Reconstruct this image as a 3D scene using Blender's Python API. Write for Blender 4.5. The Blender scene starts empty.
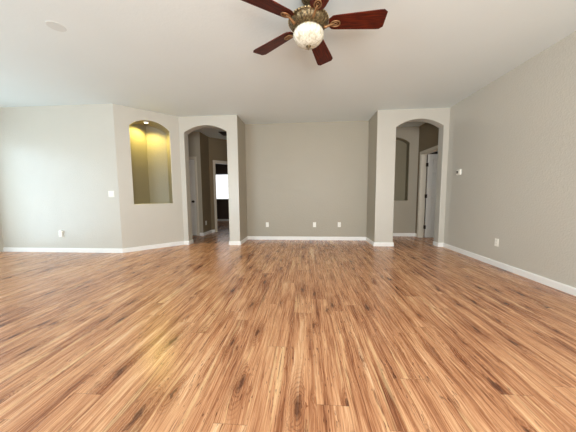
import bpy, bmesh, math, random
from mathutils import Vector, Matrix
random.seed(7)
PI = math.pi

# ------------------------------------------------------------------ camera
HC = 2.8                      # ceiling height
cam_d = bpy.data.cameras.new('camera')
cam = bpy.data.objects.new('camera', cam_d)
bpy.context.scene.collection.objects.link(cam)
cam_d.sensor_width = 36.0
cam_d.lens = 234.11 * 36.0 / 576.0
cam_d.clip_start = 0.02
pit, yaw, rol = 0.08574, 0.07559, -0.00743
fw = Vector((-math.sin(yaw)*math.cos(pit), math.cos(yaw)*math.cos(pit), -math.sin(pit)))
r0 = Vector((math.cos(yaw), math.sin(yaw), 0)); u0 = r0.cross(fw)
rr = r0*math.cos(rol) + u0*math.sin(rol); uu = u0*math.cos(rol) - r0*math.sin(rol)
M = Matrix((rr, uu, -fw)).transposed().to_4x4()
M.translation = Vector((0, 0, 1.0808))
cam.matrix_world = M
bpy.context.scene.camera = cam

# ------------------------------------------------------------------ world, exposure, daylight
sc = bpy.context.scene
sc.view_settings.view_transform = 'Standard'
sc.view_settings.look = 'None'
sc.view_settings.gamma = 1
sc.view_settings.use_curve_mapping = False
sc.view_settings.exposure = 0.16
w = bpy.data.worlds.new('world'); sc.world = w; w.use_nodes = True
w.node_tree.nodes['Background'].inputs[0].default_value = (0.75, 0.86, 1.0, 1)
w.node_tree.nodes['Background'].inputs[1].default_value = 1.5

def area(name, loc, direction, sx, sy, power, col):
    l = bpy.data.lights.new(name, 'AREA'); l.shape = 'RECTANGLE'
    l.size = sx; l.size_y = sy; l.energy = power; l.color = col
    o = bpy.data.objects.new(name, l); sc.collection.objects.link(o)
    o.location = loc
    o.rotation_euler = Vector(direction).to_track_quat('-Z', 'Z').to_euler()
    return o
# daylight entering through the windows behind and beside the camera
area('daylight_rear_left',  (-3.7, -2.42, 1.25), (0.12, 1, 0.6), 2.5, 2.0, 160, (0.70, 0.87, 1.0))
area('daylight_rear_right', (0.8, -2.42, 1.25), (0, 1, 0.6), 2.3, 2.0, 265, (0.985, 0.975, 0.98))
area('daylight_side',       (-6.2, 2.75, 1.15), (1, 0.0, 0.15), 2.3, 2.0, 34, (0.62, 0.86, 1.0))
area('daylight_beyond_door', (5.85, 4.9, 1.5), (-1, 0.1, 0), 1.4, 1.3, 16, (1.0, 0.98, 0.95))

# ------------------------------------------------------------------ helpers
COL = sc.collection
def tag(o, label=None, cat=None, group=None, kind=None):
    if label: o['label'] = label
    if cat: o['category'] = cat
    if group: o['group'] = group
    if kind: o['kind'] = kind
    return o
def obj(name, bm, mat, parent=None, smooth=False, bevel=0, seg=2, kind=None, loc=None, normals=True):
    if normals: bmesh.ops.recalc_face_normals(bm, faces=bm.faces)
    me = bpy.data.meshes.new(name); bm.to_mesh(me); bm.free()
    o = bpy.data.objects.new(name, me); COL.objects.link(o)
    for m in (mat if isinstance(mat, (list, tuple)) else [mat]): me.materials.append(m)
    if smooth:
        for p in me.polygons: p.use_smooth = True
    if bevel:
        b = o.modifiers.new('bevel', 'BEVEL'); b.width = bevel; b.segments = seg
        b.limit_method = 'ANGLE'; b.angle_limit = math.radians(35)
    if parent: o.parent = parent
    if kind: o['kind'] = kind
    if loc: o.location = loc
    return o
def empty(name, loc, rz=0, label=None, cat=None, group=None, kind=None):
    o = bpy.data.objects.new(name, None); COL.objects.link(o)
    o.empty_display_size = 0.1
    o.location = loc; o.rotation_euler = (0, 0, rz)
    return tag(o, label, cat, group, kind)
def box(bm, x0, x1, y0, y1, z0, z1):
    vs = [bm.verts.new(v) for v in ((x0,y0,z0),(x1,y0,z0),(x1,y1,z0),(x0,y1,z0),(x0,y0,z1),(x1,y0,z1),(x1,y1,z1),(x0,y1,z1))]
    for f in ((0,3,2,1),(4,5,6,7),(0,1,5,4),(1,2,6,5),(2,3,7,6),(3,0,4,7)): bm.faces.new([vs[i] for i in f])
    return vs
def boxes(*bs):
    bm = bmesh.new()
    for b in bs: box(bm, *b)
    return bm
def lathe(bm, prof, n=40, cx=0, cy=0, cap=True, mod=None):
    rings = []
    for k, (r, z) in enumerate(prof):
        ring = []
        for i in range(n):
            a = 2*PI*i/n
            q = r*(1 + (mod(a, z) if mod else 0))
            ring.append(bm.verts.new((cx+q*math.cos(a), cy+q*math.sin(a), z)))
        rings.append(ring)
    for a, b in zip(rings, rings[1:]):
        for i in range(n): bm.faces.new((a[i], a[(i+1)%n], b[(i+1)%n], b[i]))
    if cap:
        bm.faces.new(rings[0]); bm.faces.new(rings[-1])
    return bm
def tube(bm, pts, rad, n=8):
    rings = []
    pts = [Vector(p) for p in pts]
    for i, p in enumerate(pts):
        d = (pts[min(i+1, len(pts)-1)] - pts[max(i-1, 0)]).normalized()
        a = d.cross(Vector((0, 0, 1)))
        if a.length < 1e-3: a = d.cross(Vector((1, 0, 0)))
        a.normalize(); b = d.cross(a)
        r = rad[i] if isinstance(rad, (list, tuple)) else rad
        rings.append([bm.verts.new(p + a*r*math.cos(2*PI*k/n) + b*r*math.sin(2*PI*k/n)) for k in range(n)])
    for x, y in zip(rings, rings[1:]):
        for i in range(n): bm.faces.new((x[i], x[(i+1)%n], y[(i+1)%n], y[i]))
    bm.faces.new(rings[0]); bm.faces.new(rings[-1])
    return bm

# ------------------------------------------------------------------ materials
def new_mat(name):
    m = bpy.data.materials.new(name); m.use_nodes = True
    nt = m.node_tree; b = nt.nodes['Principled BSDF']
    return m, nt, b
class NB:
    """tiny node builder"""
    def __init__(s, nt): s.nt = nt
    def n(s, t, **kw):
        x = s.nt.nodes.new(t)
        for k, v in kw.items(): setattr(x, k, v)
        return x
    def link(s, a, b): s.nt.links.new(a, b)
    def val(s, sock, v):
        if hasattr(v, 'is_linked') or hasattr(v, 'links'): s.link(v, sock)
        else: sock.default_value = v
    def math(s, op, a, b=0.0, c=0.0, clamp=False):
        x = s.n('ShaderNodeMath', operation=op, use_clamp=clamp)
        s.val(x.inputs[0], a); s.val(x.inputs[1], b); s.val(x.inputs[2], c)
        return x.outputs[0]
    def xyz(s, a, b, c):
        x = s.n('ShaderNodeCombineXYZ'); s.val(x.inputs[0], a); s.val(x.inputs[1], b); s.val(x.inputs[2], c)
        return x.outputs[0]
    def noise(s, vec, scale, detail=3, rough=.5, dist=0.0):
        x = s.n('ShaderNodeTexNoise'); s.link(vec, x.inputs['Vector'])
        x.inputs['Scale'].default_value = scale; x.inputs['Detail'].default_value = detail
        x.inputs['Roughness'].default_value = rough; x.inputs['Distortion'].default_value = dist
        return x.outputs['Fac']
    def ramp(s, f, stops, interp='LINEAR'):
        x = s.n('ShaderNodeValToRGB'); s.link(f, x.inputs[0]); cr = x.color_ramp; cr.interpolation = interp
        while len(cr.elements) < len(stops): cr.elements.new(0.5)
        for e, (p, c) in zip(cr.elements, stops): e.position = p; e.color = (*c, 1) if len(c) == 3 else c
        return x.outputs[0]
    def maprange(s, f, a, b, c=0.0, d=1.0, smooth=True):
        x = s.n('ShaderNodeMapRange', interpolation_type='SMOOTHSTEP' if smooth else 'LINEAR')
        s.val(x.inputs[0], f)
        for i, v in enumerate((a, b, c, d)): x.inputs[i+1].default_value = v
        return x.outputs[0]
    def mix(s, f, a, b, mode='MIX'):
        x = s.n('ShaderNodeMix', data_type='RGBA', blend_type=mode)
        s.val(x.inputs[0], f)
        for i, v in ((6, a), (7, b)):
            if isinstance(v, tuple): x.inputs[i].default_value = (*v, 1)
            else: s.link(v, x.inputs[i])
        return x.outputs[2]
def srgb(r, g, b):
    f = lambda c: ((c/255+.055)/1.055)**2.4 if c > 10 else c/255/12.92
    return (f(r), f(g), f(b))

def paint(name, col, rough=.55, bump=.35, scale=42, spec=.4):
    m, nt, b = new_mat(name); N = NB(nt)
    tc = N.n('ShaderNodeTexCoord').outputs['Object']
    big = N.noise(tc, 1.3, 2)
    c = N.mix(big, tuple(v*.975 for v in col), tuple(min(1, v*1.025) for v in col))
    N.link(c, b.inputs['Base Color'])
    b.inputs['Roughness'].default_value = rough
    b.inputs['Specular IOR Level'].default_value = spec
    if bump:
        n1 = N.noise(tc, scale, 3, .55)
        blobs = N.maprange(n1, .44, .62)
        n2 = N.noise(tc, scale*3.2, 2)
        h = N.math('MULTIPLY_ADD', n2, .25, blobs)
        bp = N.n('ShaderNodeBump'); bp.inputs['Strength'].default_value = bump; bp.inputs['Distance'].default_value = .003
        N.link(h, bp.inputs['Height']); N.link(bp.outputs[0], b.inputs['Normal'])
    return m
def plain(name, col, rough=.4, metal=0, spec=.5, nz=.04, nscale=20):
    m, nt, b = new_mat(name); N = NB(nt)
    tc = N.n('ShaderNodeTexCoord').outputs['Object']
    f = N.noise(tc, nscale, 2)
    N.link(N.mix(f, tuple(v*(1-nz) for v in col), tuple(min(1, v*(1+nz)) for v in col)), b.inputs['Base Color'])
    b.inputs['Roughness'].default_value = rough; b.inputs['Metallic'].default_value = metal
    b.inputs['Specular IOR Level'].default_value = spec
    return m
def emit(name, col, strength):
    m, nt, b = new_mat(name)
    b.inputs['Base Color'].default_value = (*col, 1)
    b.inputs['Emission Color'].default_value = (*col, 1)
    b.inputs['Emission Strength'].default_value = strength
    return m

WALL = srgb(198, 193, 180)
m_wall = paint('wall_paint', WALL, .27, .32, 52, .6)
m_nicheshade = paint('niche_shade_paint', srgb(134, 127, 104), .45, .3, 38, .4)  # accent paint taken darker, the niche shade is put into the colour
m_hallshade = paint('hall_shade_brown', srgb(128, 112, 86), .5, .2)  # dimness of the halls painted in as a darker brown wall colour
m_farshade = paint('far_room_shade', srgb(74, 60, 48), .6, .2)  # backlit darkness of the far wall put into its colour
m_accent_hallshade = paint('accent_and_hall_shade', srgb(169, 161, 143), .45, .3, 38, .4)  # alcove accent paint; on hall walls it stands in for their shade
m_ceil = paint('ceiling_paint', srgb(226, 234, 231), .8, .1, 30, .2)
m_trim = plain('trim_white', srgb(240, 238, 232), .35, nz=.01)
m_door = plain('door_white', srgb(222, 218, 208), .4, nz=.01)
m_casing = plain('casing_cream', srgb(206, 197, 178), .4, nz=.01)
m_plastic = plain('plastic_white', srgb(243, 240, 228), .35, nz=.01)
m_dark = plain('dark_slot', srgb(25, 24, 22), .4)
m_bronze = plain('dark_bronze', srgb(52, 42, 32), .4, .7)
m_cover = paint('cover_plate_paint', srgb(214, 220, 215), .7, .1)

def floor_material():
    m, nt, b = new_mat('wood_laminate'); N = NB(nt)
    tc = N.n('ShaderNodeTexCoord').outputs['Object']
    sp = N.n('ShaderNodeSeparateXYZ'); N.link(tc, sp.inputs[0]); X, Y = sp.outputs[0], sp.outputs[1]
    PW, PL = .166, 1.25
    xs = N.math('DIVIDE', N.math('ADD', X, 20.03), PW)
    col = N.math('FLOOR', xs); fx = N.math('FRACT', xs)
    wn = N.n('ShaderNodeTexWhiteNoise', noise_dimensions='1D'); N.link(col, wn.inputs['W'])
    ys = N.math('DIVIDE', N.math('ADD', N.math('ADD', Y, 20.0), N.math('MULTIPLY', wn.outputs['Value'], PL*3.7)), PL)
    row = N.math('FLOOR', ys); fy = N.math('FRACT', ys)
    pid = N.n('ShaderNodeTexWhiteNoise', noise_dimensions='2D'); N.link(N.xyz(col, row, 0), pid.inputs['Vector'])
    P = pid.outputs['Value']; sepP = N.n('ShaderNodeSeparateColor'); N.link(pid.outputs['Color'], sepP.inputs[0])
    P2, P3 = sepP.outputs[0], sepP.outputs[1]
    offs = N.math('MULTIPLY', P, 37.0)
    # knots: sparse stretched cells, shifted per plank
    kx = N.math('MULTIPLY', X, 6.3); ky = N.math('MULTIPLY_ADD', Y, 1.7, N.math('MULTIPLY', P2, 9.0))
    wob = N.noise(N.xyz(kx, N.math('MULTIPLY', ky, 2.2), offs), 2.6, 3, .6)
    kv2 = N.xyz(N.math('MULTIPLY_ADD', wob, .42, kx), N.math('MULTIPLY_ADD', wob, .18, ky), 0)
    vo = N.n('ShaderNodeTexVoronoi', voronoi_dimensions='2D'); N.link(kv2, vo.inputs['Vector']); vo.inputs['Scale'].default_value = 1.0
    d = vo.outputs['Distance']
    sc_ = N.n('ShaderNodeSeparateColor'); N.link(vo.outputs['Color'], sc_.inputs[0])
    size = N.math('MULTIPLY_ADD', sc_.outputs[0], 1.5, -.38)         # many cells have no knot, the rest differ in size
    size = N.math('MAXIMUM', size, .0)
    dn = N.math('DIVIDE', d, N.math('MAXIMUM', size, .02))
    halo = N.math('MULTIPLY', N.maprange(dn, .62, .06), N.maprange(size, .05, .35))
    core = N.math('MULTIPLY', N.maprange(dn, .15, .04), N.maprange(size, .1, .4))
    # grain coordinate pushed around the knots
    gx = N.math('MULTIPLY_ADD', halo, .018, X)
    wig = N.noise(N.xyz(N.math('MULTIPLY', X, 2.0), N.math('MULTIPLY', Y, 1.6), offs), 2.0, 2)
    gx = N.math('MULTIPLY_ADD', wig, .022, gx)
    def grain(sy, o, scale, det, rough, dist=0.0):
        return N.noise(N.xyz(gx, N.math('MULTIPLY', Y, sy), N.math('ADD', offs, o)), scale, det, rough, dist)
    half = N.n('ShaderNodeTexWhiteNoise', noise_dimensions='2D'); N.link(N.xyz(N.math('FLOOR', N.math('MULTIPLY', xs, 2.0)), N.math('FLOOR', N.math('MULTIPLY_ADD', P, 3.0, N.math('MULTIPLY', Y, .6))), 0), half.inputs['Vector'])
    fine = grain(.022, 0, 210, 3, .6)
    mid = grain(.032, 5, 52, 3, .6, .15)
    broad = grain(.07, 11, 15, 2, .5, .25)
    f = N.math('MULTIPLY', mid, .70)
    long = N.noise(N.xyz(gx, N.math('MULTIPLY', Y, .012), 3.0), 26, 2, .5)
    f = N.math('MULTIPLY_ADD', long, .42, f)
    f = N.math('MULTIPLY_ADD', fine, .58, f)
    f = N.math('MULTIPLY_ADD', broad, .62, f)
    f = N.math('ADD', f, N.math('MULTIPLY_ADD', P3, .07, N.math('MULTIPLY_ADD', half.outputs['Value'], .07, -.76)))
    base = N.ramp(f, [(.14, srgb(98, 51, 32)), (.30, srgb(154, 99, 65)), (.46, srgb(194, 138, 98)), (.63, srgb(217, 165, 122)), (.86, srgb(246, 211, 170))])
    # pale sapwood bands
    sapn = N.maprange(grain(.035, 41, 30, 2, .5), .60, .70)
    c = N.mix(N.math('MULTIPLY', sapn, .45), base, srgb(244, 208, 156))
    # reddish dark mineral streaks, gathered in patches
    gate = N.maprange(N.noise(N.xyz(N.math('MULTIPLY', X, 1.8), N.math('MULTIPLY', Y, .7), offs), 2.4, 2), .44, .60)
    stm = N.maprange(grain(.05, 23, 62, 3, .6, .3), .57, .68)
    stm = N.math('MULTIPLY', stm, N.math('MULTIPLY_ADD', gate, .85, .15))
    c = N.mix(N.math('MULTIPLY', stm, .72), c, srgb(112, 56, 30))
    fl = N.math('MULTIPLY', N.maprange(grain(.17, 31, 110, 2, .5), .63, .70), N.math('MULTIPLY_ADD', gate, .8, .2))
    c = N.mix(N.math('MULTIPLY', fl, .85), c, srgb(82, 42, 24))
    # rings and stain around the knots, with tails along the grain
    c = N.mix(N.math('MULTIPLY', halo, .48), c, srgb(140, 78, 42))
    ringn = N.maprange(N.math('SINE', N.math('MULTIPLY_ADD', fine, 4.0, N.math('MULTIPLY', d, 110.0))), .1, .9)
    c = N.mix(N.math('MULTIPLY', N.math('MULTIPLY', ringn, halo), .55), c, srgb(96, 48, 27))
    c = N.mix(N.math('MULTIPLY', core, .80), c, srgb(74, 38, 22))
    # seams
    ex = N.math('MINIMUM', fx, N.math('SUBTRACT', 1.0, fx))
    ey = N.math('MINIMUM', fy, N.math('SUBTRACT', 1.0, fy))
    sx_ = N.maprange(ex, .012, .004); sy_ = N.maprange(ey, .0022, .0008)
    seam = N.math('MAXIMUM', sx_, sy_)
    c = N.mix(N.math('MULTIPLY', seam, .35), c, srgb(80, 45, 25))
    N.link(c, b.inputs['Base Color'])
    rg = N.math('MULTIPLY_ADD', fine, .14, .20)
    N.link(rg, b.inputs['Roughness'])
    b.inputs['Specular IOR Level'].default_value = .5
    bp = N.n('ShaderNodeBump'); bp.inputs['Strength'].default_value = .25; bp.inputs['Distance'].default_value = .0015
    hh = N.math('SUBTRACT', N.math('MULTIPLY', fine, .6), seam)
    N.link(hh, bp.inputs['Height']); N.link(bp.outputs[0], b.inputs['Normal'])
    return m
m_floor = floor_material()

# ------------------------------------------------------------------ room shell
XL, XR, YB = -6.09, 2.86, -2.3          # left side wall, right wall, rear wall (behind the camera)
YF = 5.036                              # front face of the arch walls
XE, YE = 6.0, 10.0                      # outer limits of the rooms beyond

obj('floor', boxes((XL-.3, XE+.2, YB-.3, YE+.2, -.12, 0)), m_floor, kind='structure')

# ceiling: nearly flat, with the faint crease the photo shows
bm = bmesh.new()
yc = 3.17
P = [(XL-.3, YB-.3, HC+.035), (XE+.2, YB-.3, HC+.035), (XE+.2, yc, HC), (-2.45, yc, HC), (-3.547, 4.223, HC), (XL-.3, 4.223, HC+.012),
     (XE+.2, YE+.2, HC), (XL-.3, YE+.2, HC)]
v = [bm.verts.new(p) for p in P]
bm.faces.new((v[0], v[1], v[2], v[3])); bm.faces.new((v[0], v[3], v[4], v[5]))
bm.faces.new((v[3], v[2], v[6], v[7], v[5], v[4]))
r = bmesh.ops.extrude_face_region(bm, geom=list(bm.faces))
for e in r['geom']:
    if isinstance(e, bmesh.types.BMVert): e.co.z = HC + .2
obj('ceiling', bm, m_ceil, kind='structure')

def arch_z(u, op):
    wd = (op['u1']-op['u0'])/2; r = op['rise']
    if r <= 0: return op['zs']
    R = (wd*wd + r*r)/(2*r); x = u - (op['u0']+wd)
    return op['zs'] + math.sqrt(max(R*R - x*x, 0)) - (R-r)
def arch_wall(name, p0, p1, H, t, ops, mat=None, bevel=.011, accent_end=None, inner=None):
    """wall whose front runs p0->p1 (room on the right hand when walking p0->p1), thickness t behind it.
    an op is a through opening, or a niche when it has 'depth' (function of u)."""
    p0 = Vector((*p0, 0)); p1 = Vector((*p1, 0)); L = (p1-p0).length; D = (p1-p0)/L
    NB_ = Vector((-D.y, D.x, 0))                 # points behind the wall
    bm = bmesh.new()
    pt = lambda u, n, z: bm.verts.new(p0 + D*u + NB_*n + Vector((0, 0, z)))
    quad = lambda *a: bm.faces.new([pt(*q) for q in a])
    niche = any('depth' in o for o in ops)
    cuts = [0.0]; acc = []
    for op in ops:
        n = 22
        us = [op['u0'] + (op['u1']-op['u0'])*i/n for i in range(n+1)]
        if 'ua' in op: us = sorted(set(us + [op['ua']]))
        op['us'] = us
        # column before the opening
        for side in (0, t):
            a = [(cuts[-1], side, 0), (op['u0'], side, 0)]
            if op['z0'] > 0: a.append((op['u0'], side, op['z0']))
            a.append((op['u0'], side, op['zs'])); a.append((op['u0'], side, H)); 
            a.append((cuts[-1], side, H))
            if len(cuts) > 1:
                pr = ops[ops.index(op)-1]
                a.append((cuts[-1], side, pr['zs']))
                if pr['z0'] > 0: a.append((cuts[-1], side, pr['z0']))
            if not (side and 'depth' in op): quad(*a)
        for a_, b_ in zip(us, us[1:]):
            za, zb = arch_z(a_, op), arch_z(b_, op)
            for side in ((0,) if 'depth' in op else (0, t)):
                quad((a_, side, za), (b_, side, zb), (b_, side, H), (a_, side, H))
                if op['z0'] > 0: quad((a_, side, 0), (b_, side, 0), (b_, side, op['z0']), (a_, side, op['z0']))
            da = op['depth'](a_) if 'depth' in op else t
            db = op['depth'](b_) if 'depth' in op else t
            q1 = quad((a_, 0, za), (b_, 0, zb), (b_, db, zb), (a_, da, za))
            if 'depth' in op: acc.append(q1)
            if op['z0'] > 0: quad((a_, 0, op['z0']), (b_, 0, op['z0']), (b_, db, op['z0']), (a_, da, op['z0']))
            if 'depth' in op: acc += [quad((a_, da, op['z0']), (b_, db, op['z0']), (b_, db, zb), (a_, da, za))]
        for uu_ in (op['u0'], op['u1']):
            dd = op['depth'](uu_) if 'depth' in op else t
            q1 = quad((uu_, 0, op['z0']), (uu_, dd, op['z0']), (uu_, dd, op['zs']), (uu_, 0, op['zs']))
            if 'depth' in op: acc.append(q1)
        cuts.append(op['u1'])
    for side in (0, t):
        a = [(cuts[-1], side, 0), (L, side, 0), (L, side, H), (cuts[-1], side, H)]
        if len(cuts) > 1:
            pr = ops[-1]; a.append((cuts[-1], side, pr['zs']))
            if pr['z0'] > 0: a.append((cuts[-1], side, pr['z0']))
        if not (side and niche): quad(*a)
    e0 = quad((0, 0, 0), (0, t, 0), (0, t, H), (0, 0, H)); e1 = quad((L, 0, 0), (L, t, 0), (L, t, H), (L, 0, H))
    if accent_end == 0: acc.append(e0)
    if accent_end == 1: acc.append(e1)
    for f in acc: f.material_index = 1
    bmesh.ops.remove_doubles(bm, verts=bm.verts, dist=1e-5)
    bm.normal_update()
    wl = bm.edges.layers.float.new('bevel_weight_edge')
    for e in bm.edges:
        us_ = [(v_.co - p0).dot(D) for v_ in e.verts]; ns_ = [(v_.co - p0).dot(NB_) for v_ in e.verts]
        inside = all(.002 < q < L-.002 for q in us_) or (accent_end == 1 and all(q > L-.002 for q in us_)) or (accent_end == 0 and all(q < .002 for q in us_))
        if inside and max(ns_) < .002 and len(e.link_faces) == 2 and e.calc_face_angle(0) > .6: e[wl] = 1.0
    o = obj(name, bm, [mat or m_wall, inner or m_accent_hallshade], kind='structure', bevel=bevel, seg=3)
    if bevel: o.modifiers['bevel'].limit_method = 'WEIGHT'
    return o

T = .18
A_L = dict(u0=-2.635+2.744, u1=-1.69+2.744, z0=0, zs=2.465, rise=.145)
A_R = dict(u0=1.838-1.457, u1=2.757-1.457, z0=0, zs=2.455, rise=.15)
sq = math.sqrt(.5)
NA = dict(u0=.240, u1=.948, z0=.940, zs=2.461, rise=.15, ua=.600)
NA['depth'] = lambda u: (.15 + (.46-.15)*(u-.240)/.360) if u < .6 else .26 + (.46-.26)*(.948-u)/.348
NR = dict(u0=.30, u1=1.035, z0=.938, zs=2.40, rise=.14, depth=lambda u: .17)
# front left wall, flat toward the camera
arch_wall('wall_left', (XL-.1, 4.223), (-3.547, 4.223), HC+.01, T, [], bevel=0)
arch_wall('wall_angled', (-3.547, 4.223), (-2.744, 5.036), HC, T, [NA], inner=m_nicheshade)
arch_wall('wall_arch_left', (-2.744, YF), (-1.449, YF), HC, T, [A_L], accent_end=1)
arch_wall('wall_arch_right', (1.457, YF), (2.86, YF), HC, T, [A_R], accent_end=0)
obj('wall_alcove_left', boxes((-1.62, -1.449, YF+T, 5.86, 0, HC)), m_accent_hallshade, kind='structure')
obj('wall_alcove_right', boxes((1.457, 1.62, YF+T, 5.86, 0, HC)), m_accent_hallshade, kind='structure')
obj('wall_alcove_back', boxes((-1.449, 1.457, 5.69, 5.86, 0, HC)), m_accent_hallshade, kind='structure')
# right wall with the doorway in the right hall
DY0, DY1, DH = 5.37, 6.13, 2.085
obj('wall_right', boxes((XR, XR+.12, YB, YF+T, 0, HC+.04)), m_wall, kind='structure')
obj('wall_hall_right_door', boxes((XR, XR+.12, YF+T, DY0, 0, HC+.03), (XR, XR+.12, DY0, DY1, DH, HC+.03), (XR, XR+.12, DY1, 6.48, 0, HC+.03)), m_hallshade, kind='structure')
arch_wall('wall_hall_right', (1.60, 6.30), (2.86, 6.30), HC, T, [NR], mat=m_accent_hallshade, inner=m_nicheshade)  # accent colour here paints in the dimness of the hall
obj('wall_hall_right_side', boxes((1.62, 1.74, 5.87, 6.30, 0, HC)), m_wall, kind='structure')
# left hall
LD0, LD1 = -3.755, -2.985
obj('wall_hall_left', boxes((-4.6, LD0, 6.2, 6.32, 0, HC), (LD0, LD1, 6.2, 6.32, DH, HC), (LD1, -2.93, 6.2, 6.32, 0, HC), (-2.93, -2.813, 6.2, 6.201, 0, HC)), m_accent_hallshade, kind='structure')  # door wall darkened by the accent colour in place of shade
obj('wall_hall_left_return', boxes((-2.93, -2.812, 6.201, 6.76, 0, HC)), m_hallshade, kind='structure')
HA = dict(u0=.175, u1=.985, z0=0, zs=DH, rise=0)
arch_wall('wall_hall_angled', (-2.812, 6.76), (-1.60, 7.972), HC, .12, [HA], mat=m_hallshade, bevel=0)
obj('wall_hall_left_side', boxes((-1.62, -1.50, 5.87, 8.0, 0, HC)), m_wall, kind='structure')
obj('wall_hall_left_end', boxes((-4.72, -4.6, 4.4, 6.32, 0, HC)), m_wall, kind='structure')
# outer walls of the rooms beyond, and rear and side walls of this room with their window openings
WX0, WX1, WZ0, WZ1 = -3.93, -2.4, .945, 2.045
obj('wall_outer_back', boxes((XL-.3, WX0, YE, YE+.2, 0, HC), (WX1, XE+.2, YE, YE+.2, 0, HC), (WX0, WX1, YE, YE+.2, 0, WZ0), (WX0, WX1, YE, YE+.2, WZ1, HC)), m_farshade, kind='structure')
obj('wall_outer_right', boxes((XE, XE+.2, YB-.2, 4.2, 0, HC), (XE, XE+.2, 5.6, YE, 0, HC), (XE, XE+.2, 4.2, 5.6, 0, .85), (XE, XE+.2, 4.2, 5.6, 2.15, HC)), m_wall, kind='structure')
def opening_wall_y(name, x0, x1, y0, y1, ops):      # wall along x with rectangular openings
    bs = []; c = x0
    for a, b_, z0, z1 in ops:
        bs.append((c, a, y0, y1, 0, HC+.04))
        if z0 > 0: bs.append((a, b_, y0, y1, 0, z0))
        bs.append((a, b_, y0, y1, z1, HC+.04)); c = b_
    bs.append((c, x1, y0, y1, 0, HC+.04))
    return obj(name, boxes(*bs), m_wall, kind='structure')
opening_wall_y('wall_rear', XL-.2, XE+.2, YB-.2, YB, [(-5.0, -2.4, .02, 2.2), (-.4, 2.0, .02, 2.2)])
obj('wall_side', boxes((XL-.2, XL, YB-.2, 1.55, 0, HC+.04), (XL-.2, XL, 3.95, YE+.2, 0, HC+.04), (XL-.2, XL, 1.55, 3.95, 0, .03), (XL-.2, XL, 1.55, 3.95, 2.2, HC+.04)), m_wall, kind='structure')

# ------------------------------------------------------------------ windows (behind, beside, and in the far bedroom)
def glass():
    m, nt, b = new_mat('window_glass'); N = NB(nt)
    out = nt.nodes['Material Output']
    tr = N.n('ShaderNodeBsdfTransparent'); gl = N.n('ShaderNodeBsdfGlossy'); gl.inputs['Roughness'].default_value = .02
    mx = N.n('ShaderNodeMixShader'); mx.inputs[0].default_value = .06
    N.link(tr.outputs[0], mx.inputs[1]); N.link(gl.outputs[0], mx.inputs[2]); N.link(mx.outputs[0], out.inputs[0])
    return m
m_glass = glass()
def window(n, x0, x1, z0, z1, place):     # place(a, b, z) maps along, depth, height to the world box
    fr = bmesh.new(); e = .05; mid = (x0+x1)/2
    for a0, a1, c0, c1 in ((x0, x1, z0, z0+e), (x0, x1, z1-e, z1), (x0, x0+e, z0+e, z1-e), (x1-e, x1, z0+e, z1-e), (mid-e/2, mid+e/2, z0+e, z1-e)):
        box(fr, *place(a0, a1), c0, c1)
    o = obj('window_%d' % n, fr, m_trim, kind='structure')
    for s0, s1 in ((x0+e, mid-e/2), (mid+e/2, x1-e)):
        g = bmesh.new(); q = place(s0, s1, True); box(g, *q, z0+e, z1-e)
        obj('pane', g, m_glass, o)
py = lambda a, b, thin=False: (a, b, YB-.10, YB-.04) if not thin else (a, b, YB-.072, YB-.068)
px = lambda a, b, thin=False: (XL-.10, XL-.04, a, b) if not thin else (XL-.072, XL-.068, a, b)
pe = lambda a, b, thin=False: (XE+.04, XE+.10, a, b) if not thin else (XE+.068, XE+.072, a, b)
window(1, -5.0, -2.4, .02, 2.2, py)
window(2, -.4, 2.0, .02, 2.2, py)
window(3, 1.55, 3.95, .03, 2.2, px)
window(4, 4.2, 5.6, .85, 2.15, pe)
# bedroom window: daylit white blind in a frame
m_blind = emit('daylit_blind', (.93, .97, 1.0), 1.15)
fr = boxes((WX0, WX1, YE-.0, YE+.06, WZ0, WZ0+.03), (WX0, WX1, YE, YE+.06, WZ1-.03, WZ1), (WX0, WX0+.03, YE, YE+.06, WZ0+.03, WZ1-.03), (WX1-.03, WX1, YE, YE+.06, WZ0+.03, WZ1-.03))
wo = obj('window_5', fr, m_trim, kind='structure')
bl = bmesh.new(); nsl = 26
for i in range(nsl):
    z = WZ0+.03 + (WZ1-WZ0-.06)*i/nsl; dz = (WZ1-WZ0-.06)/nsl
    box(bl, WX0+.03, WX1-.03, YE+.012+(i % 2)*.001, YE+.02, z, z+dz*.97)
obj('blind', bl, m_blind, wo)
cd = boxes((-3.63, -3.622, YE+.001, YE+.009, WZ0+.05, WZ1-.05))
obj('blind_cord', cd, m_door, wo)

# ------------------------------------------------------------------ baseboards
def baseboard(name, pts, h=.085, d=.014):
    """runs along pts; room on the right hand side"""
    P = [Vector((*p, 0)) for p in pts]; n = len(P); off = []
    for i in range(n):
        ds = []
        if i > 0: ds.append((P[i]-P[i-1]).normalized())
        if i < n-1: ds.append((P[i+1]-P[i]).normalized())
        ns = [Vector((q.y, -q.x, 0)) for q in ds]
        m_ = ns[0] if len(ns) == 1 else (ns[0]+ns[1]).normalized()
        k = 1/max(.3, m_.dot(ns[0])); off.append(m_*k)
    bm = bmesh.new(); prof = [(.001, .0), (d, .0), (d, h-.012), (d*.45, h), (.001, h)]
    rows = [[bm.verts.new(P[i] + off[i]*a + Vector((0, 0, z+.0005))) for a, z in prof] for i in range(n)]
    for a, b_ in zip(rows, rows[1:]):
        for k in range(5): bm.faces.new((a[k], a[(k+1) % 5], b_[(k+1) % 5], b_[k]))
    bm.faces.new(rows[0]); bm.faces.new(rows[-1])
    return obj(name, bm, m_trim, kind='structure')
baseboard('baseboard_left', [(XL, 4.223), (-3.547, 4.223), (-2.744, YF), (-2.635, YF), (-2.635, YF+T), (-2.75, YF+T)])
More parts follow.
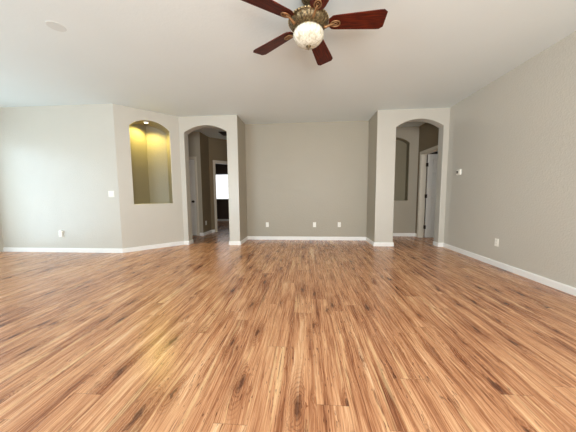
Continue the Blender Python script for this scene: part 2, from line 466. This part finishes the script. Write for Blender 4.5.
baseboard('baseboard_alcove', [(-1.75, YF+T), (-1.69, YF+T), (-1.69, YF), (-1.449, YF), (-1.449, 5.69), (1.455, 5.69), (1.455, YF), (1.838, YF), (1.838, YF+T), (1.63, YF+T)])
baseboard('baseboard_right', [(2.757, YF+T), (2.757, YF), (XR, YF), (XR, YB)])
baseboard('baseboard_hall_right', [(1.74, 6.30), (XR, 6.30), (XR, 6.20)])
baseboard('baseboard_hall_left', [(-2.912, 6.2), (-2.812, 6.2), (-2.812, 6.76), (-2.812+.10*sq, 6.76+.10*sq)])
baseboard('baseboard_far_room', [(XL, YE), (-1.0, YE)])

# ------------------------------------------------------------------ doors
def door_slab(wd, h, th):
    bm = bmesh.new()
    xs = [0, .11, wd/2-.05, wd/2+.05, wd-.11, wd]
    zs = [.0, .22, .86, 1.0, 1.62, 1.72, h-.12, h]
    for side in (0, th):
        g = [[bm.verts.new((x, side, z)) for z in zs] for x in xs]
        pan = []
        for i in range(5):
            for j in range(7):
                q = (g[i][j], g[i+1][j], g[i+1][j+1], g[i][j+1])
                f = bm.faces.new(q if side == 0 else tuple(reversed(q)))
                if i in (1, 3) and j in (1, 3, 5): pan.append(f)
        bm.normal_update()
        bmesh.ops.inset_individual(bm, faces=pan, thickness=.012, depth=-.014)
        bmesh.ops.inset_individual(bm, faces=pan, thickness=.025, depth=.010)
    box(bm, 0, wd, .0005, th-.0005, 0, h)
    # the box closes the rims; drop its two big faces
    for f in [f for f in bm.faces if len(f.verts) == 4 and f.calc_area() > wd*h*.98]: bm.faces.remove(f)
    return bm
def casing(bm, a0, a1, h, cw, put):
    for q in ((a0-cw, a0, 0, h+cw), (a1, a1+cw, 0, h+cw), (a0, a1, h, h+cw)): put(bm, *q)
def local_box(M_, bm, *b):
    vs = box(bm, *b)
    for v_ in vs: v_.co = M_ @ v_.co
def knob(bm):
    prof = [(.032, 0), (.032, .006), (.012, .012), (.011, .035), (.024, .042), (.030, .055), (.026, .068), (.012, .074)]
    lathe(bm, prof, 20)
    bmesh.ops.rotate(bm, verts=bm.verts, cent=(0, 0, 0), matrix=Matrix.Rotation(PI/2, 3, 'X'))
    return bm
# door_1: closed, left hall
d1 = empty('door_1', (LD0, 6.2, 0), kind='structure')
cb = bmesh.new(); casing(cb, 0, LD1-LD0, DH, .065, lambda bm, a, b_, c, d_: box(bm, a, b_, -.016, -.001, c+.0005, d_))
obj('casing', cb, m_casing, d1, bevel=.004)
s1 = obj('door_slab', door_slab(LD1-LD0-.01, DH-.012, .035), m_door, d1, loc=(.005, .02, .006), normals=False)
k = obj('door_knob', knob(bmesh.new()), m_bronze, s1, smooth=True, loc=(LD1-LD0-.085, 0, .94))
obj('stop', boxes((0.001, .012, .06, .085, .001, DH-.001), (LD1-LD0-.012, LD1-LD0-.001, .06, .085, .001, DH-.001)), m_trim, d1)
# door_2: the opening to the dark bedroom, casing and jamb only
d2 = empty('door_2', (-2.812, 6.76, 0), PI/4, kind='structure')
cb = bmesh.new(); casing(cb, HA['u0'], HA['u1'], DH, .065, lambda bm, a, b_, c, d_: box(bm, a, b_, -.016, -.001, c+.0005, d_))
obj('casing', cb, m_casing, d2, bevel=.004)
obj('jamb', boxes((HA['u0']+.0005, HA['u0']+.012, -.002, .13, .0005, DH-.013), (HA['u1']-.012, HA['u1']-.0005, -.002, .13, .0005, DH-.013), (HA['u0']+.0005, HA['u1']-.0005, -.002, .13, DH-.012, DH-.0005)), m_casing, d2)
# door_3: right hall, standing open into the room beyond
d3 = empty('door_3', (XR, 0, 0), kind='structure')
cb = bmesh.new(); casing(cb, DY0, DY1, DH, .065, lambda bm, a, b_, c, d_: box(bm, -.016, -.001, a, b_, c+.0005, d_))
obj('casing', cb, m_casing, d3, bevel=.004)
obj('jamb', boxes((-.002, .124, DY0+.0005, DY0+.014, .0005, DH-.015), (-.002, .124, DY1-.014, DY1-.0005, .0005, DH-.015), (-.002, .124, DY0+.0005, DY1-.0005, DH-.014, DH-.0005)), m_casing, d3)
sl = obj('door_slab', door_slab(.745, DH-.02, .035), m_door, d3, loc=(.140, DY1-.045, .008), normals=False)
sl.rotation_euler = (0, 0, math.radians(-3))
for z in (.27, 1.05, 1.82):
    hb = boxes((.108, .124, DY1-.020, DY1-.0145, z-.045, z+.045)); tube(hb, [(.130, DY1-.030, z-.048), (.130, DY1-.030, z+.048)], .008)
    box(hb, .130, .150, DY1-.0505, DY1-.046, z-.045, z+.045)
    obj('hinge', hb, m_bronze, d3)
# ------------------------------------------------------------------ things on the walls
def wall_thing(name, loc, rz, label, cat, group=None): return empty(name, loc, rz, label, cat, group)
# local frame: x along wall, -y into the room, z up
def plate_bm(wd, h, th):
    bm = boxes((-wd/2, wd/2, -th, -.0005, -h/2, h/2)); return bm
def make_outlet(loc, rz, label, th=.006):
    e = wall_thing('wall_outlet', loc, rz, label, 'outlet', 'wall outlets')
    obj('cover_plate', plate_bm(.072, .118, th), m_plastic, e, bevel=.003)
    for s in (-1, 1):
        rc = obj('receptacle', boxes((-.017, .017, -th-.002, -th, s*.022-.014, s*.022+.014)), m_plastic, e, bevel=.004)
        obj('slot', boxes((-.008, -.0055, -th-.0026, -th-.002, s*.022-.003, s*.022+.006), (.0055, .008, -th-.0026, -th-.002, s*.022-.003, s*.022+.006)), m_dark, rc)
    sb = bmesh.new(); lathe(sb, [(.003, 0), (.003, .0015)], 10); bmesh.ops.rotate(sb, verts=sb.verts, cent=(0, 0, 0), matrix=Matrix.Rotation(PI/2, 3, 'X'))
    obj('screw', sb, m_plastic, e, loc=(0, -th, 0))
    return e
make_outlet((-.945, 5.69, .377), 0, 'white outlet low on the grey alcove back wall, leftmost of the three there')
make_outlet((.214, 5.69, .377), 0, 'white outlet low on the alcove back wall, middle of the three there')
make_outlet((.807, 5.69, .380), 0, 'white outlet low on the alcove back wall, rightmost of the three there')
make_outlet((XR, 3.69, .363), -PI/2, 'white outlet low on the long right-hand wall, below the thermostat')
make_outlet((-4.80, 4.223, .375), 0, 'white outlet standing proud low on the left wall under the window glare', .026)
make_outlet((-2.812, 6.39, .335), PI/2, 'dim small outlet low on the hall wall seen through the left archway')
sw = wall_thing('light_switch', (-3.695, 4.223, 1.142), 0, 'white double light switch plate on the left wall beside the angled corner', 'light switch')
obj('cover_plate', plate_bm(.118, .118, .006), m_plastic, sw, bevel=.003)
for s in (-1, 1):
    rk = boxes((s*.027-.016, s*.027+.016, -.0095, -.006, -.033, .033)); obj('rocker', rk, m_plastic, sw, bevel=.002)
th = wall_thing('thermostat', (XR, 4.648, 1.497), -PI/2, 'small white thermostat with dark screen on the right wall near the archway', 'thermostat')
obj('body', plate_bm(.108, .095, .026), m_plastic, th, bevel=.008, seg=3)
obj('screen', boxes((-.040, .000, -.028, -.026, -.022, .024)), m_dark, th)
obj('wall_plate', plate_bm(.118, .105, .005), m_trim, th, bevel=.002)

# ------------------------------------------------------------------ recessed light in the lit niche
m_lamp = emit('lamp_glow', (1.0, .93, .62), 14)
nc = Vector((-3.547, 4.223, 0)) + Vector((sq, sq, 0))*.55 + Vector((-sq, sq, 0))*.14
zt = 2.461 + .15
rl = empty('recessed_light', (nc.x, nc.y, zt), PI/4, 'small round glowing recessed light in the top of the arched niche', 'light')
tb = bmesh.new(); lathe(tb, [(.034, -.022), (.048, -.022), (.050, -.016), (.050, .006), (.034, .006)], 28, cap=False)
obj('trim_ring', tb, m_trim, rl, smooth=True)
lb = bmesh.new(); lathe(lb, [(.034, -.017), (.033, -.012), (.02, -.010)], 24)
obj('lens', lb, m_lamp, rl)
ld = bpy.data.lights.new('niche_spot', 'SPOT'); ld.energy = 50; ld.color = (1.0, .80, .22); ld.spot_size = math.radians(150); ld.spot_blend = .6; ld.shadow_soft_size = .03
lo = bpy.data.objects.new('niche_spot', ld); COL.objects.link(lo); lo.parent = rl; lo.location = (0, 0, -.035)

# round painted cover on the ceiling
cb = bmesh.new(); lathe(cb, [(.075, -.004), (.078, -.002), (.078, 0.0)], 36)
cp = obj('ceiling_cover_plate', cb, m_cover, loc=(-2.516, 2.341, HC+.0068))
tag(cp, 'round blank grey cover plate painted over on the ceiling at upper left', 'cover plate')
# air register on the left hall ceiling
vt = empty('ceiling_vent', (-2.22, 6.45, HC), 0, 'dark air vent on the ceiling of the dim left hall', 'vent')
obj('frame', boxes((-.10, .10, -.19, -.16, -.012, -.0005), (-.10, .10, .16, .19, -.012, -.0005), (-.10, -.075, -.16, .16, -.012, -.0005), (.075, .10, -.16, .16, -.012, -.0005)), m_bronze, vt)
sl_ = bmesh.new()
for i in range(7): box(sl_, -.075, .075, -.15+i*.045, -.125+i*.045, -.010, -.004)
obj('louvres', sl_, m_dark, vt)

# ------------------------------------------------------------------ ceiling fan
def brass_mat():
    m, nt, b = new_mat('antique_brass'); N = NB(nt)
    tc = N.n('ShaderNodeTexCoord').outputs['Object']
    f = N.noise(tc, 60, 4, .7)
    N.link(N.ramp(f, [(.3, srgb(44, 32, 18)), (.5, srgb(98, 82, 54)), (.7, srgb(160, 142, 102))]), b.inputs['Base Color'])
    b.inputs['Metallic'].default_value = .55; b.inputs['Roughness'].default_value = .42
    return m
def cherry_mat():
    m, nt, b = new_mat('cherry_blade'); N = NB(nt)
    tc = N.n('ShaderNodeTexCoord').outputs['Object']
    mp = N.n('ShaderNodeMapping'); N.link(tc, mp.inputs[0]); mp.inputs['Scale'].default_value = (1.2, 14, 1)
    f = N.noise(mp.outputs[0], 6, 4, .6, .4)
    N.link(N.ramp(f, [(.3, srgb(38, 9, 4)), (.5, srgb(74, 20, 8)), (.72, srgb(108, 38, 14))]), b.inputs['Base Color'])
    b.inputs['Roughness'].default_value = .45; b.inputs['Specular IOR Level'].default_value = .3
    return m
def globe_mat():
    m, nt, b = new_mat('ribbed_glass_globe'); N = NB(nt)
    tc = N.n('ShaderNodeTexCoord').outputs['Object']
    mp = N.n('ShaderNodeMapping'); N.link(tc, mp.inputs[0]); mp.inputs['Scale'].default_value = (1, 1, .22)
    f = N.noise(mp.outputs[0], 42, 2, .6, .6)
    N.link(N.ramp(f, [(.35, srgb(192, 187, 162)), (.62, srgb(236, 233, 216))]), b.inputs['Base Color'])
    b.inputs['Roughness'].default_value = .25
    b.inputs['Subsurface Weight'].default_value = .3; b.inputs['Subsurface Radius'].default_value = (.05, .05, .04)
    return m
m_brass, m_cherry, m_globe = brass_mat(), cherry_mat(), globe_mat()
FX, FY, FZ = .026, 2.197, 2.577
fan = empty('ceiling_fan', (FX, FY, FZ), 0, 'five-blade ceiling fan with cherry blades, brass housing and frosted ribbed globe', 'ceiling fan')
zc = HC + .0095 - FZ
bm = bmesh.new(); lathe(bm, [(.066, zc), (.068, zc-.012), (.060, zc-.035), (.040, zc-.055), (.018, zc-.06)], 36)
obj('canopy', bm, m_brass, fan, smooth=True)
bm = bmesh.new(); lathe(bm, [(.017, .05), (.017, zc-.058)], 20)
obj('downrod', bm, m_brass, fan, smooth=True)
rib = lambda a, z: .022*math.cos(a*20) if -.041 < z < .012 else 0
bm = bmesh.new()
lathe(bm, [(.085, -.052), (.118, -.050), (.122, -.042), (.130, -.040), (.146, -.022), (.160, .000), (.166, .012), (.174, .015), (.176, .026), (.168, .032), (.145, .042), (.100, .054), (.050, .064), (.022, .068)], 160, mod=rib)
hs = obj('motor_housing', bm, m_brass, fan, smooth=True)
bm = bmesh.new()
for i in range(40):
    a = 2*PI*i/40
    bmesh.ops.create_icosphere(bm, subdivisions=1, radius=.0062, matrix=Matrix.Translation((.176*math.cos(a), .176*math.sin(a), .020)))
obj('bead_trim', bm, plain('bead_brass', srgb(214, 196, 150), .3, .5), hs, smooth=True)
bm = bmesh.new(); lathe(bm, [(.100, -.070), (.122, -.069), (.129, -.062), (.122, -.054), (.108, -.050)], 48)
obj('light_fitter', bm, m_brass, fan, smooth=True)
# globe bowl with vertical ribs
prof = [(.118, -.055), (.128, -.070)]
for i in range(1, 15):
    a = i/15*PI/2
    prof.append((.136*math.cos(a)**.9, -.080 - .100*math.sin(a)))
prof.append((.012, -.181))
bm = bmesh.new(); lathe(bm, prof, 144, mod=lambda a, z: .010*math.cos(a*24 + 1.2*math.sin(z*60)))
gl = obj('light_globe', bm, m_globe, fan, smooth=True)
bm = bmesh.new(); lathe(bm, [(.006, -.174), (.022, -.180), (.023, -.184), (.012, -.192), (.007, -.198), (.010, -.203), (.004, -.212)], 24)
obj('finial', bm, m_brass, gl, smooth=True)
def blade_mesh():
    r_in, r_out = .175, .655
    n = 16; top = []; side = []
    outline = []
    for i in range(n+1):                                  # leading edge
        t_ = i/n; x = r_in + (r_out-r_in)*t_
        wdt = .062 + .029*t_
        if t_ < .12: wdt *= math.sqrt(max(0.0, 1-((.12-t_)/.12)**2))*.45+.55
        if t_ > .90: wdt *= .72 + .28*math.sqrt(max(0.0, 1-((t_-.90)/.10)**2))
        outline.append((x, wdt))
    pts = outline + [(x - (.03 if x > r_out-.001 else 0)*0, -wd_) for x, wd_ in reversed(outline)]
    bm = bmesh.new()
    vs = [bm.verts.new((x, y, 0)) for x, y in pts]
    f = bm.faces.new(vs)
    r = bmesh.ops.extrude_face_region(bm, geom=[f])
    for e in r['geom']:
        if isinstance(e, bmesh.types.BMVert): e.co.z += .008
    return bm
def bracket_mesh():
    bm = bmesh.new()
    # arm from the housing dropping to the blade underside, ending in a scrolled oval loop
    tube(bm, [(.125, 0, -.030), (.150, 0, -.036), (.178, 0, -.022), (.200, 0, -.012), (.225, 0, -.010)], [.013, .012, .010, .009, .008], 10)
    loop = []
    for i in range(25):
        a = 2*PI*i/24; loop.append((.232 + .040*math.cos(a), .026*math.sin(a), -.009))
    tube(bm, loop, .0058, 8)
    loop = [(.232 + .018*math.cos(2*PI*i/16), .011*math.sin(2*PI*i/16), -.009) for i in range(17)]
    tube(bm, loop, .004, 6)
    return bm
PH = -.002
bmx, brx = blade_mesh(), bracket_mesh()
b0 = obj('blade', bmx, m_cherry, fan, bevel=.002); k0 = obj('blade_bracket', brx, plain('bracket_bronze', srgb(150, 112, 74), .38, .6), b0, smooth=True)
for i in range(5):
    if i == 0: b_, k_ = b0, k0
    else:
        b_ = b0.copy(); COL.objects.link(b_); b_.parent = fan
        k_ = k0.copy(); COL.objects.link(k_); k_.parent = b_
    a = PH + 2*PI*i/5
    b_.matrix_local = Matrix.Rotation(a, 4, 'Z') @ Matrix.Rotation(math.radians(-12), 4, 'X')
